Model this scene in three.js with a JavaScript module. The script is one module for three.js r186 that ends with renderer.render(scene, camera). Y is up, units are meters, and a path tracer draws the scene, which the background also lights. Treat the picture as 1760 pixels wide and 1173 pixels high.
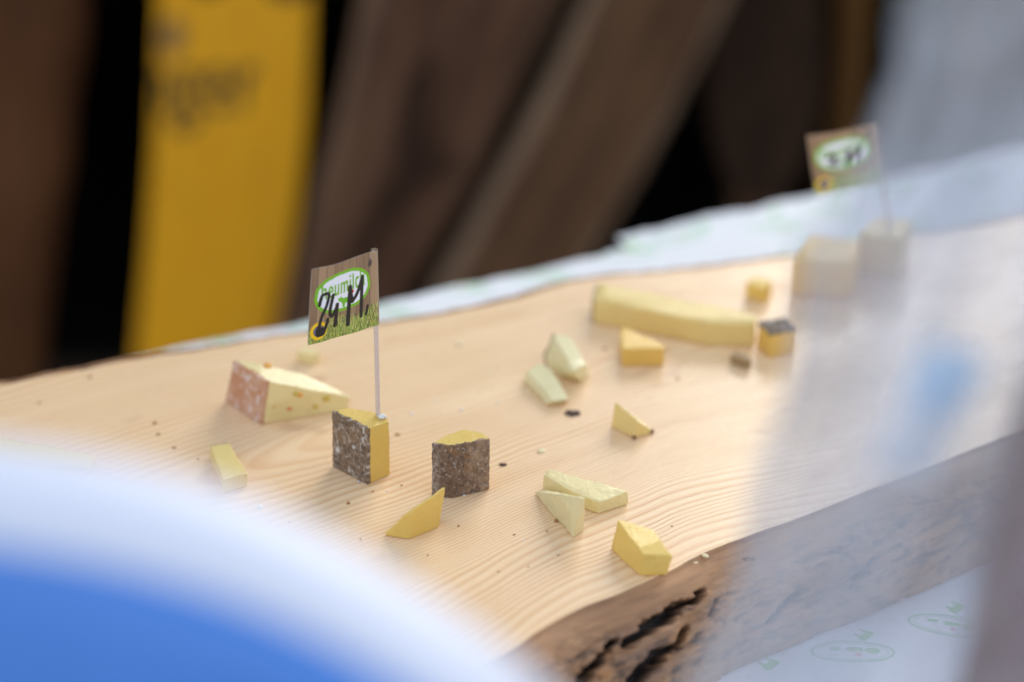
import * as THREE from 'three';
import { ConvexGeometry } from 'three/addons/geometries/ConvexGeometry.js';
import { TessellateModifier } from 'three/addons/modifiers/TessellateModifier.js';
import { ImprovedNoise } from 'three/addons/math/ImprovedNoise.js';
import { mergeVertices, toCreasedNormals } from 'three/addons/utils/BufferGeometryUtils.js';

// ---------------------------------------------------------------- camera, sky, sun, exposure
const scene = new THREE.Scene();
const camera = new THREE.PerspectiveCamera(16.07, 1024 / 682, 0.05, 200);
camera.position.set(0, 1.3163, 0.877);
camera.lookAt(0, 0.85, 0);
camera.focus = 0.875;
camera.userData.fStop = 3.1;

const SUN = new THREE.Vector3(0.32, 0.53, -0.72).normalize();
{
  const w = 512, h = 256, d = new Float32Array(w * h * 4);
  for (let j = 0; j < h; j++) for (let i = 0; i < w; i++) {
    const el = ((j + 0.5) / h - 0.5) * Math.PI, k = Math.max(0, Math.sin(el));
    const t = Math.pow(k, 0.55), o = (j * w + i) * 4;
    const a = (i + 0.5) / w * 2 * Math.PI;
    const veil = 0.04 * Math.sin(a * 3 + 1.3) * Math.cos(el * 5) + 0.03 * Math.sin(a * 7 + el * 9);
    d[o] = (0.78 * (1 - t) + 0.47 * t) * (1 + veil); d[o + 1] = (0.79 * (1 - t) + 0.555 * t) * (1 + veil); d[o + 2] = (0.80 * (1 - t) + 0.69 * t) * (1 + veil * 0.6); d[o + 3] = 1;
    if (el < 0) { d[o] = 0.2; d[o + 1] = 0.19; d[o + 2] = 0.18; }
  }
  const sky = new THREE.DataTexture(d, w, h, THREE.RGBAFormat, THREE.FloatType);
  sky.mapping = THREE.EquirectangularReflectionMapping; sky.magFilter = THREE.LinearFilter; sky.needsUpdate = true;
  scene.background = sky; scene.environment = sky;
  scene.backgroundIntensity = 1; scene.environmentIntensity = 1;
}
const sun = new THREE.DirectionalLight(new THREE.Color(1, 0.92, 0.80), 1.25);
sun.position.copy(SUN).multiplyScalar(6); sun.target.position.set(0, 0.85, 0);
sun.castShadow = true; sun.shadow.radius = 60; sun.shadow.mapSize.set(2048, 2048);
Object.assign(sun.shadow.camera, { left: -1.5, right: 1.5, top: 1.5, bottom: -1.5, near: 1, far: 12 });
scene.add(sun, sun.target);

const renderer = new THREE.WebGLRenderer({ antialias: true });
renderer.setSize(1024, 682);
renderer.toneMapping = THREE.LinearToneMapping;
renderer.toneMappingExposure = 1.6;
renderer.shadowMap.enabled = true;

// ---------------------------------------------------------------- measurements in metres (pieces: base point, corners in millimetres round it, rind faces)
const PIECES = {
  wedge: {c:[-0.0871,0.85,0.0581],v:[[-20.3,19.0,-6.7],[-24.8,0.0,-7.7],[-9.0,0.0,10.5],[-5.9,19.0,10.6],[6.0,16.0,-1.8],[24.6,5.0,-1.6],[23.5,0.0,-1.3],[6.0,0.0,-1.8]],r:{a:[[-20.3,19.0,-6.7],[-5.9,19.0,10.6],[-9.0,0.0,10.5],[-24.8,0.0,-7.7]]}},
  flagged: {c:[-0.0543,0.85,0.1031],v:[[-11.8,23.5,-4.1],[2.3,23.5,9.2],[9.0,23.5,3.2],[6.2,23.5,-2.0],[-5.7,23.5,-6.3],[-11.8,0.0,-4.1],[2.3,0.0,9.2],[9.0,0.0,3.2],[6.2,0.0,-2.0],[-5.7,0.0,-6.3]],r:{a:[[-11.8,23.5,-4.1],[2.3,23.5,9.2],[1.4,0.0,9.8],[-12.4,0.0,-3.2]]}},
  brown: {c:[-0.0184,0.85,0.1147],v:[[-10.5,21.3,4.3],[-3.9,21.3,6.4],[10.1,21.3,0.6],[8.2,21.3,-2.8],[0.7,21.3,-6.2],[-4.6,21.3,-2.4],[-10.5,0.0,4.3],[-3.9,0.0,6.4],[10.1,0.0,0.6],[8.2,0.0,-2.8],[0.7,0.0,-6.2],[-4.6,0.0,-2.4]],r:{a:[[-10.5,21.3,4.3],[-3.9,21.3,6.4],[10.1,21.3,0.6],[9.8,0.0,1.5],[-4.2,0.0,7.6],[-10.8,0.0,5.6]]}},
  yellow: {c:[-0.0322,0.85,0.145],v:[[-13.4,0.0,2.9],[-5.0,0.0,6.0],[6.1,0.0,-3.3],[-2.1,13.5,5.4],[8.2,16.5,-3.5],[6.2,0.0,-7.5]],r:{}},
  bar: {c:[-0.1058,0.85,0.1055],v:[[-7.5,5.5,-11.2],[-1.2,5.5,-13.0],[8.3,5.5,9.8],[0.4,5.5,14.4],[-7.5,0.0,-11.2],[-1.2,0.0,-13.0],[8.3,0.0,9.8],[0.4,0.0,14.4]],r:{a:[[-7.5,5.5,-11.2],[-1.2,5.5,-13.0],[-1.4,0.0,-12.8],[-7.8,0.0,-10.7]]}},
  pale: {c:[0.0193,0.85,0.1384],v:[[-10.8,0.0,-19.3],[-8.2,0.0,-20.2],[3.3,16.5,10.2],[6.1,16.5,11.4],[2.9,0.0,11.1],[6.7,0.0,6.8]],r:{}},
  flat: {c:[0.0236,0.85,0.1223],v:[[-12.4,6.0,-6.5],[-10.7,6.5,-9.4],[-2.6,5.0,-5.7],[18.8,4.8,4.6],[8.4,4.8,11.4],[-1.4,5.0,5.7],[-12.4,0.0,-6.5],[-10.7,0.0,-9.4],[-2.6,0.0,-5.7],[18.8,0.0,4.6],[8.4,0.0,11.4],[-1.4,0.0,5.7]],r:{}},
  block: {c:[0.0463,0.85,0.1662],v:[[-9.3,12.0,-9.7],[2.6,11.0,-6.3],[9.2,8.2,8.0],[-0.7,9.3,8.6],[-11.3,0.0,-9.9],[-2.1,0.0,8.3],[8.1,0.0,7.6],[3.4,0.0,-6.5]],r:{}},
  small: {c:[0.0453,0.85,0.0734],v:[[-5.8,10.5,-3.9],[3.2,7.0,6.1],[-7.0,0.0,-3.4],[1.5,0.0,6.8],[8.9,0.0,1.9],[-0.8,0.0,-7.4]],r:{}},
  chunka: {c:[0.014,0.85,0.0431],v:[[-8.4,5.0,-8.4],[-3.5,6.5,-11.9],[1.0,6.0,-8.5],[7.8,3.0,11.6],[2.4,3.0,13.4],[-9.1,0.0,-10.3],[-0.3,0.0,11.4],[8.4,0.0,8.6],[1.8,0.0,-6.0]],r:{}},
  chunkb: {c:[0.0224,0.85,0.0275],v:[[-5.4,14.0,-7.8],[0.6,14.0,-6.3],[7.0,8.5,9.9],[2.3,8.5,14.6],[-8.4,0.0,-6.2],[-3.2,0.0,4.0],[6.0,0.0,8.3],[9.0,0.0,2.0],[1.3,0.0,-9.7],[-9.3,4.0,-8.7]],r:{a:[[-5.4,14.0,-7.8],[-9.3,4.0,-8.7],[-8.4,0.0,-6.2],[-4.3,0.0,-9.7]]}},
  cube: {c:[0.0515,0.85,0.0144],v:[[-7.4,8.0,-9.2],[-5.9,8.0,-11.3],[10.5,8.0,5.3],[9.9,8.0,7.3],[-7.1,8.0,7.8],[-7.4,0.0,-9.2],[-5.9,0.0,-11.3],[10.5,0.0,5.3],[9.9,0.0,7.3],[-7.1,0.0,7.8]],r:{}},
  slab: {c:[0.0696,0.85,-0.0093],v:[[-36.0,10.5,-7.8],[-33.7,10.5,-21.8],[-3.0,10.5,-6.7],[31.4,10.5,8.0],[29.8,10.5,14.6],[11.4,10.5,13.6],[-36.0,0.0,-7.8],[-33.7,0.0,-21.8],[-3.0,0.0,-6.7],[31.4,0.0,8.0],[29.8,0.0,14.6],[11.4,0.0,13.6]],r:{a:[[-36.0,10.5,-7.8],[-33.7,10.5,-21.8],[-33.5,0.0,-21.3],[-35.9,0.0,-7.5]]}},
  rindend: {c:[0.1081,0.85,0.0076],v:[[-7.9,10.5,-3.3],[4.1,10.5,-6.9],[7.8,10.5,2.8],[-3.9,10.5,7.4],[-7.9,0.0,-3.3],[4.1,0.0,-6.9],[7.8,0.0,2.8],[-3.9,0.0,7.4]],r:{}},
  crumbcube: {c:[0.0925,0.85,0.0206],v:[[-4.3,4.0,-1.3],[-1.7,4.0,-5.3],[4.0,4.0,2.1],[2.0,4.0,4.6],[-4.3,0.0,-1.3],[-1.7,0.0,-5.3],[4.0,0.0,2.1],[2.0,0.0,4.6]],r:{}},
  tinycube: {c:[0.1051,0.85,-0.0399],v:[[-5.7,7.0,0.3],[-1.0,7.0,-5.8],[5.5,7.0,-0.8],[1.1,7.0,6.3],[-5.7,0.0,0.3],[-1.0,0.0,-5.8],[5.5,0.0,-0.8],[1.1,0.0,6.3]],r:{}},
  orange: {c:[0.1357,0.85,-0.0505],v:[[-16.8,17.0,11.1],[-6.4,17.0,-14.5],[14.4,17.0,-10.5],[8.8,17.0,13.9],[-16.8,0.0,11.1],[-6.4,0.0,-14.5],[14.4,0.0,-10.5],[8.8,0.0,13.9]],r:{}},
  farsmall: {c:[-0.0821,0.85,0.0176],v:[[-4.8,4.5,-0.4],[-1.1,4.5,-4.3],[4.4,4.5,0.6],[1.4,4.5,4.1],[-4.8,0.0,-0.4],[-1.1,0.0,-4.3],[4.4,0.0,0.6],[1.4,0.0,4.1]],r:{}},
  left: {c:[-0.1845,0.85,0.0986],v:[[-23.2,4.5,-15.5],[-8.9,4.5,-10.3],[29.6,4.5,3.4],[27.3,4.5,10.6],[-5.5,4.5,8.0],[-19.3,4.5,3.8],[-23.2,0.0,-15.5],[-8.9,0.0,-10.3],[29.6,0.0,3.4],[27.3,0.0,10.6],[-5.5,0.0,8.0],[-19.3,0.0,3.8]],r:{}},
  flagtwo: {c:[0.1627,0.85,-0.067],v:[[-13.2,20.0,5.3],[-2.5,20.0,-11.2],[11.5,20.0,-6.4],[4.3,20.0,12.3],[-13.2,0.0,5.3],[-2.5,0.0,-11.2],[11.5,0.0,-6.4],[4.3,0.0,12.3]],r:{}},
};
const CRUMBS = {flake:[[0.0238,0.0605,6.7],[-0.0033,0.0991,3.3]],brown:[[-0.1688,0.0305,2.2],[-0.1854,0.0517,1.6],[-0.1379,0.0677,2.0],[-0.1355,0.0762,1.8],[-0.1282,0.0867,1.8],[-0.0598,0.1263,2.0],[-0.0802,0.139,1.1],[-0.0539,0.1502,1.1],[-0.0192,0.1417,1.3],[0.0008,0.1475,1.1],[0.0057,0.1682,0.9],[-0.0047,0.1712,0.9],[-0.0439,0.0766,2.0],[0.0159,0.1386,2.2],[0.0125,0.1452,1.1],[0.0178,0.1063,1.3],[0.0575,0.1417,0.9],[-0.0408,0.1137,1.1],[-0.0513,0.1182,1.1],[-0.1182,0.0949,1.3],[-0.0297,0.1608,0.9],[0.0164,0.1608,0.9],[0.038,0.0068,2.0],[0.0662,0.0324,1.8]],white:[[-0.0918,0.1291,2.7],[-0.0391,0.0605,1.8],[-0.0197,0.0573,1.8],[-0.0055,0.0522,1.6],[-0.0177,0.1207,1.6],[-0.0567,0.1113,1.3],[-0.046,0.1178,0.9],[0.0041,0.1514,0.9],[-0.0297,0.0503,1.3]],pale:[[0.011,0.0889,4.4],[-0.0215,0.0023,4.9],[0.068,0.1612,3.1],[0.0644,0.1656,1.8],[-0.0093,0.0266,2.2]]};
const FLAG_ONE = {base: [-0.0494, 0.8735, 0.1025], top: [-0.0491, 0.9409, 0.1015], br: [-0.0492, 0.9112, 0.1019], tl: [-0.069, 0.9398, 0.117], bl: [-0.0724, 0.911, 0.1184]};
const FLAG_TWO = {base: [0.1626, 0.87, -0.0628], top: [0.1531, 0.9189, -0.0648], br: [0.1582, 0.8928, -0.0638], tl: [0.1244, 0.9169, -0.0558], bl: [0.1289, 0.8907, -0.0548]};
const BOARD_EDGES = {far:[[-0.2049,0.029],[-0.183,0.0207],[-0.161,0.0108],[-0.1314,0.0008],[-0.099,-0.0111],[-0.0585,-0.0215],[-0.0074,-0.042],[0.0303,-0.0638],[0.0817,-0.0758],[0.1237,-0.0875],[0.1891,-0.1111],[0.2344,-0.1285]],front:[[0.0,0.2172],[0.0098,0.2064],[0.0238,0.1933],[0.0359,0.1852],[0.0547,0.1712],[0.0656,0.1608],[0.0852,0.1475],[0.1097,0.1319],[0.1569,0.0991],[0.1967,0.0731]],paper:[[-0.1083,-0.0969],[-0.0645,-0.1179],[0.0335,-0.1671],[0.0626,-0.1931],[0.1464,-0.2321],[0.2784,-0.3424]]};
const TOP = 0.85, TABLE = 0.81;

// ---------------------------------------------------------------- helpers
let seed = 7;
const rnd = () => { seed = (seed * 1664525 + 1013904223) >>> 0; return seed / 4294967296; };
const noise = new ImprovedNoise();
const n3 = (x, y, z = 0.37) => noise.noise(x, y, z);
const fbm = (x, y, z = 0.37, o = 4) => { let a = 0, s = 0.5; for (let i = 0; i < o; i++) { a += s * n3(x, y, z); x = x * 2.03 + 11.3; y = y * 2.03 + 5.7; z = z * 2.03 + 3.1; s *= 0.5; } return a; };
const clamp = (x, a = 0, b = 1) => Math.min(b, Math.max(a, x));
const smooth = (a, b, x) => { const t = clamp((x - a) / (b - a)); return t * t * (3 - 2 * t); };
const lerp = (a, b, t) => a + (b - a) * t;
const mix3 = (a, b, t) => [lerp(a[0], b[0], t), lerp(a[1], b[1], t), lerp(a[2], b[2], t)];
const V = (a) => new THREE.Vector3(a[0], a[1], a[2]);
const toS = (c) => Math.round(255 * clamp(c <= 0.0031308 ? c * 12.92 : 1.055 * Math.pow(c, 1 / 2.4) - 0.055));
function colourTexture(w, h, f) {                       // f(u, v) gives a linear colour
  const d = new Uint8Array(w * h * 4);
  for (let j = 0; j < h; j++) for (let i = 0; i < w; i++) { const c = f((i + 0.5) / w, (j + 0.5) / h), o = (j * w + i) * 4; d[o] = toS(c[0]); d[o + 1] = toS(c[1]); d[o + 2] = toS(c[2]); d[o + 3] = 255; }
  const t = new THREE.DataTexture(d, w, h); t.colorSpace = THREE.SRGBColorSpace; return finish(t);
}
function greyTexture(w, h, f) {
  const d = new Uint8Array(w * h * 4);
  for (let j = 0; j < h; j++) for (let i = 0; i < w; i++) { const c = Math.round(255 * clamp(f((i + 0.5) / w, (j + 0.5) / h))), o = (j * w + i) * 4; d[o] = d[o + 1] = d[o + 2] = c; d[o + 3] = 255; }
  return finish(new THREE.DataTexture(d, w, h));
}
function finish(t) { t.magFilter = THREE.LinearFilter; t.minFilter = THREE.LinearMipmapLinearFilter; t.generateMipmaps = true; t.wrapS = t.wrapT = THREE.MirroredRepeatWrapping; t.needsUpdate = true; return t; }
const taken = {};
const numbered = (n) => { const k = taken[n] = (taken[n] ?? -1) + 1; return k ? n + '_' + String(k).padStart(3, '0') : n; };
function tag(o, label, category, group) { o.userData.label = label; if (category) o.userData.category = category; if (group) o.userData.group = group; return o; }
function thing(name, label, category, p = [0, 0, 0], group) { const g = new THREE.Group(); g.name = numbered(name); g.position.set(...p); scene.add(g); return tag(g, label, category, group); }
function mesh(name, geo, mat, parent = scene) { const m = new THREE.Mesh(geo, mat); m.name = parent === scene ? numbered(name) : name; m.castShadow = m.receiveShadow = true; parent.add(m); return m; }
function structure(name, geo, mat) { const m = mesh(name, geo, mat); m.userData.kind = 'structure'; return m; }
const std = (o) => new THREE.MeshStandardMaterial(o), phys = (o) => new THREE.MeshPhysicalMaterial(o);
const rgb = (r, g, b) => new THREE.Color().setRGB(r, g, b);
function grid(nu, nv, f, uvf = (u, v) => [u, v], closeU = false) {   // f(u, v) gives [x, y, z]
  const p = [], t = [], ix = [];
  for (let j = 0; j <= nv; j++) for (let i = 0; i <= nu; i++) { const u = i / nu, v = j / nv; p.push(...f(u, v)); t.push(...uvf(u, v)); }
  for (let j = 0; j < nv; j++) for (let i = 0; i < nu; i++) { const a = j * (nu + 1) + i, b = a + 1, c = a + nu + 1, d = c + 1; ix.push(a, b, d, a, d, c); }
  const g = new THREE.BufferGeometry(); g.setAttribute('position', new THREE.Float32BufferAttribute(p, 3)); g.setAttribute('uv', new THREE.Float32BufferAttribute(t, 2)); g.setIndex(ix); g.computeVertexNormals(); return g;
}
function boxUV(g, s = 1) {                               // uv in metres times s, from the side each face points to
  const q = g.index ? g.toNonIndexed() : g, p = q.attributes.position, uv = new Float32Array(p.count * 2);
  const a = new THREE.Vector3(), b = new THREE.Vector3(), c = new THREE.Vector3();
  for (let i = 0; i < p.count; i += 3) {
    a.fromBufferAttribute(p, i); b.fromBufferAttribute(p, i + 1); c.fromBufferAttribute(p, i + 2);
    const n = b.clone().sub(a).cross(c.clone().sub(a)), x = Math.abs(n.x), y = Math.abs(n.y), z = Math.abs(n.z);
    [a, b, c].forEach((v, k) => { const r = y >= x && y >= z ? [v.x, v.z] : x >= z ? [v.z, v.y] : [v.x, v.y]; uv[(i + k) * 2] = r[0] * s; uv[(i + k) * 2 + 1] = r[1] * s; });
  }
  q.setAttribute('uv', new THREE.BufferAttribute(uv, 2)); return q;
}

// ---------------------------------------------------------------- the setting: ground, added hut and counter
const paving = colourTexture(512, 512, (u, v) => { const n = 0.055 + 0.03 * fbm(u * 40, v * 40) + 0.02 * fbm(u * 6, v * 6, 3); return [n, n * 0.96, n * 0.9]; });
paving.wrapS = paving.wrapT = THREE.RepeatWrapping; paving.repeat.set(60, 60);
const ground = new THREE.PlaneGeometry(120, 120); ground.rotateX(-Math.PI / 2);
structure('ground', ground, std({ map: paving, roughness: 0.95 }));

// added hut and low counter, open towards the table: darken gaps, block sky
const hutWood = (() => { const t = colourTexture(256, 256, (u, v) => mix3([0.055, 0.034, 0.020], [0.095, 0.060, 0.036], clamp(0.5 + fbm(u * 22, v * 2, 4) + 0.5 * fbm(u * 3, v * 3, 7)))); return std({ map: t, roughness: 0.8 }); })();
function boards(parent, name, x0, x1, y0, y1, z0, z1) { const m = mesh(name, boxUV(new THREE.BoxGeometry(x1 - x0, y1 - y0, z1 - z0), 2), hutWood, parent); m.position.set((x0 + x1) / 2 - parent.position.x, (y0 + y1) / 2, (z0 + z1) / 2 - parent.position.z); return m; }
{
  const h = thing('added_hut', 'tall brown wooden hut added behind the slabs to block sky and darken the gaps', 'hut', [-0.75, 0, -1.4]);
  boards(h, 'side_wall', -1.55, -1.52, 0.002, 2.2, -2.8, -0.84); boards(h, 'side_wall', 0.035, 0.06, 1.002, 2.2, -2.8, -0.84);
  boards(h, 'front_wall', -1.518, -0.5, 0.002, 0.988, -0.868, -0.842); boards(h, 'kick_board', -0.498, 0.033, 0.002, 0.37, -0.868, -0.842);
  boards(h, 'back_wall', -1.518, 0.033, 0.002, 2.2, -2.8, -2.77); boards(h, 'front_panel', -1.518, 0.033, 0.99, 2.2, -0.868, -0.842); boards(h, 'roof', -1.6, 0.11, 2.202, 2.23, -2.85, -0.78);
  const l = thing('added_counter', 'low brown wooden counter added beside the hut to keep the hollow dark', 'counter', [0.42, 0, -1.4]);
  boards(l, 'counter_top', 0.036, 0.9, 0.96, 1.0, -2.8, -0.842); boards(l, 'side_wall', 0.87, 0.898, 0.002, 0.958, -2.798, -0.844); boards(l, 'back_wall', 0.036, 0.868, 0.002, 0.958, -2.798, -2.77);
  boards(l, 'front_wall', 0.33, 0.868, 0.002, 0.958, -0.868, -0.844); boards(l, 'kick_board', 0.036, 0.328, 0.002, 0.37, -0.868, -0.844);
}

// ---------------------------------------------------------------- leaning slabs, yellow panel, post behind the table
function slabTexture(a, b, c, k, edgeLight = 0, sc = 1) {                   // paler long edges: bevel highlight put into the colour
  return colourTexture(256, 512, (u, v) => {
    const g = fbm(u * 26 * sc + 2 * fbm(u * 3, v * 4, k), v * 2.2, k, 4), p = fbm(u * 3 + k, v * 5, k + 4), q = smooth(0.05, 0.35, fbm(u * 2.1, v * 3.3, k + 9));
    const bevelLight = edgeLight * smooth(0.13, 0.05, Math.min(u, 1 - u) + 0.06 * fbm(u * 4, v * 14, k + 2)); return mix3(mix3(mix3(a, b, clamp(0.5 + 1.0 * g + 1.3 * p)), c, q * 0.85), [0.30, 0.195, 0.125], bevelLight);
  });
}
const rowsAt = (rows, y) => { let i = 0; while (i < rows.length - 2 && y > rows[i + 1][1]) i++; const [x0, y0] = rows[i], [x1, y1] = rows[i + 1]; return lerp(x0, x1, (y - y0) / (y1 - y0)); };
// a slab with its own left and right outline (x at height y), thickness and rounded long edges
function slabGeometry(left, right, y0, y1, z, thick, lean, bevel, wob) {
  const prof = [[0, -1], [0, 0], [0.5 * bevel, 0.5], [bevel, 1]];
  return grid(34, 60, (u, v) => {
    const y = lerp(y0, y1, v), l = rowsAt(left, y) + wob * fbm(y * 9, 1.2), r = rowsAt(right, y) + wob * fbm(y * 11, 7.7);
    const ring = u * 2, back = ring > 1, s = back ? 2 - ring : ring;                       // front across, then back
    const e = Math.min(s, 1 - s) * (r - l), round = Math.sqrt(clamp(1 - Math.pow(1 - clamp(e / bevel), 2)));
    const x = lerp(l, r, s), zz = (back ? -1 : 1) * (thick / 2) * round + (back ? 0 : 0.003 * fbm(x * 30, y * 8, 2));
    return [x, y, z + zz - lean * y];
  }, (u, v) => [u * 2, v * 1.6]);
}
const slabMat = (t) => phys({ map: t, roughness: 0.85, specularIntensity: 0.3, bumpMap: t, bumpScale: 0.003 });
function slab(name, label, left, right, y1, z, thick, lean, mat, bevel = 0.012, wob = 0.006) {
  const m = mesh(name, slabGeometry(left, right, 0.002, y1, z, thick, lean, bevel, wob), mat); return tag(m, label, 'wood slab');
}
const L = 0.06;                                            // how far the slabs lean back for each metre of height
slab('wood_slab', 'rusty brown wood slab with a wavy edge, left of the black gap',
  [[-0.80, 0], [-0.62, 1.35]], [[-0.435, 0], [-0.354, 0.438], [-0.337, 0.528], [-0.324, 0.59], [-0.318, 0.622], [-0.313, 0.654], [-0.303, 0.686], [-0.299, 0.725], [-0.29, 1.35]], 1.3, -0.735 + L * 0.58, 0.034, L,
  slabMat(slabTexture([0.075, 0.028, 0.011], [0.135, 0.056, 0.022], [0.042, 0.018, 0.010], 3.1)));
const brownA = slabMat(slabTexture([0.062, 0.028, 0.015], [0.165, 0.082, 0.046], [0.026, 0.013, 0.008], 6.4, 0.35));
const brownB = slabMat(slabTexture([0.070, 0.032, 0.016], [0.180, 0.094, 0.048], [0.032, 0.016, 0.008], 8.8, 0.95));
slab('wood_slab', 'dark brown wood slab tilted beside the yellow panel', [[-0.34, 0], [-0.165, 0.50], [-0.129, 0.636], [-0.105, 0.74], [-0.07, 1.0]], [[-0.325, 0], [-0.066, 0.523], [-0.016, 0.622], [0.032, 0.725], [0.155, 1.0]], 0.98, -0.72 + L * 0.6, 0.03, L, brownA, 0.016);
slab('wood_slab', 'paler brown wood slab tilted between the dark slab and the black hollow', [[-0.294, 0], [-0.052, 0.523], [-0.002, 0.622], [0.046, 0.725], [0.170, 1.0]], [[-0.20, 0], [0.056, 0.531], [0.114, 0.645], [0.149, 0.725], [0.28, 1.0]], 0.95, -0.72 + L * 0.6, 0.03, L, brownB, 0.02);
{
  const cv = document.createElement('canvas'); cv.width = 256; cv.height = 1024; const c = cv.getContext('2d');
  c.fillStyle = 'rgb(248,176,14)'; c.fillRect(0, 0, 256, 1024);
  for (let i = 0; i < 500; i++) { c.fillStyle = rnd() < 0.5 ? 'rgba(200,130,10,0.10)' : 'rgba(240,180,50,0.10)'; c.beginPath(); c.ellipse(rnd() * 256, rnd() * 1024, 4 + rnd() * 22, 3 + rnd() * 12, rnd() * 3, 0, 7); c.fill(); }
  // dark printed lettering cut by the panel's edge, and a dull round sticker
  const Y = (y) => 1024 * (1 - y / 1.02);
  c.fillStyle = 'rgb(34,40,34)'; c.save(); c.translate(172, Y(0.640)); c.rotate(-0.03); c.scale(0.74, 0.50); c.font = 'bold 124px sans-serif'; c.textAlign = 'right'; c.fillText('nger', 0, 0); c.restore();
  c.fillStyle = 'rgb(150,112,66)'; c.beginPath(); c.ellipse(26, Y(0.695), 22, 14, 0, 0, 7); c.fill();
  c.fillStyle = 'rgb(60,45,20)'; c.beginPath(); c.ellipse(218, Y(0.733), 40, 11, 0, 0, 7); c.fill(); c.beginPath(); c.ellipse(86, Y(0.735), 30, 8, 0, 0, 7); c.fill();
  const t = new THREE.CanvasTexture(cv); t.colorSpace = THREE.SRGBColorSpace; t.anisotropy = 8;
  const lft = [[-0.335, 0], [-0.286, 0.449], [-0.275, 0.519], [-0.263, 0.613], [-0.252, 0.725], [-0.235, 1.02]], rgt = [[-0.25, 0], [-0.178, 0.474], [-0.162, 0.543], [-0.149, 0.636], [-0.143, 0.725], [-0.125, 1.02]];
  const P = thing('yellow_panel', 'yellow panel with dark printed letters standing behind the board', 'panel');
  const face = (dz, flip) => grid(8, 40, (u, v) => { const y = lerp(0.002, 1.02, v), s = flip ? 1 - u : u; return [lerp(rowsAt(lft, y), rowsAt(rgt, y), s), y, -0.755 + dz + L * 0.58 - L * y]; });
  mesh('printed_face', face(0.006, false), std({ map: t, roughness: 0.5 }), P);
  mesh('back_face', face(-0.006, true), std({ color: rgb(0.45, 0.25, 0.02), roughness: 0.6 }), P);
  const rim = (e) => grid(1, 40, (u, v) => { const y = lerp(0.002, 1.02, v); return [rowsAt(e, y), y, -0.755 + lerp(-0.006, 0.006, u) + L * 0.58 - L * y]; });
  const rimMat = std({ color: rgb(0.5, 0.28, 0.03), roughness: 0.6 });
  mesh('rim', rim(lft), rimMat, P); mesh('rim', rim(rgt), rimMat, P);
}
{
  const stump = new THREE.CylinderGeometry(0.042, 0.046, 0.05, 40, 4); stump.rotateX(Math.PI / 2);
  const p = stump.attributes.position; for (let i = 0; i < p.count; i++) { const k = 1 + 0.08 * fbm(p.getX(i) * 30, p.getY(i) * 30, 5); p.setX(i, p.getX(i) * k); p.setY(i, p.getY(i) * k * 2.4); }
  stump.computeVertexNormals();
  const g = thing('wood_offcut', 'dull brown rounded wood offcut standing behind the black hollow', 'wood offcut', [0.187, 0, -0.805]);
  const body = mesh('disc', stump, slabMat(slabTexture([0.036, 0.019, 0.011], [0.056, 0.031, 0.018], [0.03, 0.017, 0.010], 12.1)), g); body.position.set(0, 0.655, 0);
  mesh('foot', slabGeometry([[-0.03, 0], [-0.02, 0.56]], [[0.03, 0], [0.02, 0.56]], 0.002, 0.56, 0, 0.03, 0, 0.006, 0.002), brownA, g);
  slab('wood_post', 'orange brown wooden post beside the rounded offcut', [[0.236, 0], [0.236, 0.84]], [[0.266, 0], [0.266, 0.84]], 0.84, -0.815, 0.03, 0, slabMat(slabTexture([0.10, 0.045, 0.012], [0.16, 0.075, 0.02], [0.08, 0.035, 0.01], 15.2)), 0.006, 0.002).userData.category = 'post';
}

// ---------------------------------------------------------------- table and printed paper
const DIR = new THREE.Vector2(0.896, -0.444), OUT = new THREE.Vector2(-0.444, -0.896);      // along the table; away from the camera
const onTable = (a, d) => [-0.1083 + DIR.x * a - OUT.x * d, -0.0969 + DIR.y * a - OUT.y * d];  // a along the far edge, d towards the camera
const pine = colourTexture(256, 256, (u, v) => mix3([0.36, 0.24, 0.14], [0.26, 0.16, 0.08], clamp(0.5 + fbm(u * 3, v * 30, 2))));
{
  const p = onTable(0.15, 0.36), t = thing('market_table', 'wooden market table covered with white printed paper', 'table', [p[0], 0, p[1]]); t.rotation.y = Math.atan2(0.444, 0.896);
  const tm = std({ map: pine, roughness: 0.7 });
  const top = mesh('tabletop', boxUV(new THREE.BoxGeometry(1.5, 0.03, 0.66), 2), tm, t); top.position.set(0, TABLE - 0.0192, 0);
  for (const sx of [-1, 1]) for (const sz of [-1, 1]) { const leg = mesh('leg', boxUV(new THREE.BoxGeometry(0.05, TABLE - 0.036, 0.05), 2), tm, t); leg.position.set(sx * 0.68, (TABLE - 0.036) / 2 + 0.001, sz * 0.28); }
}
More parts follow.
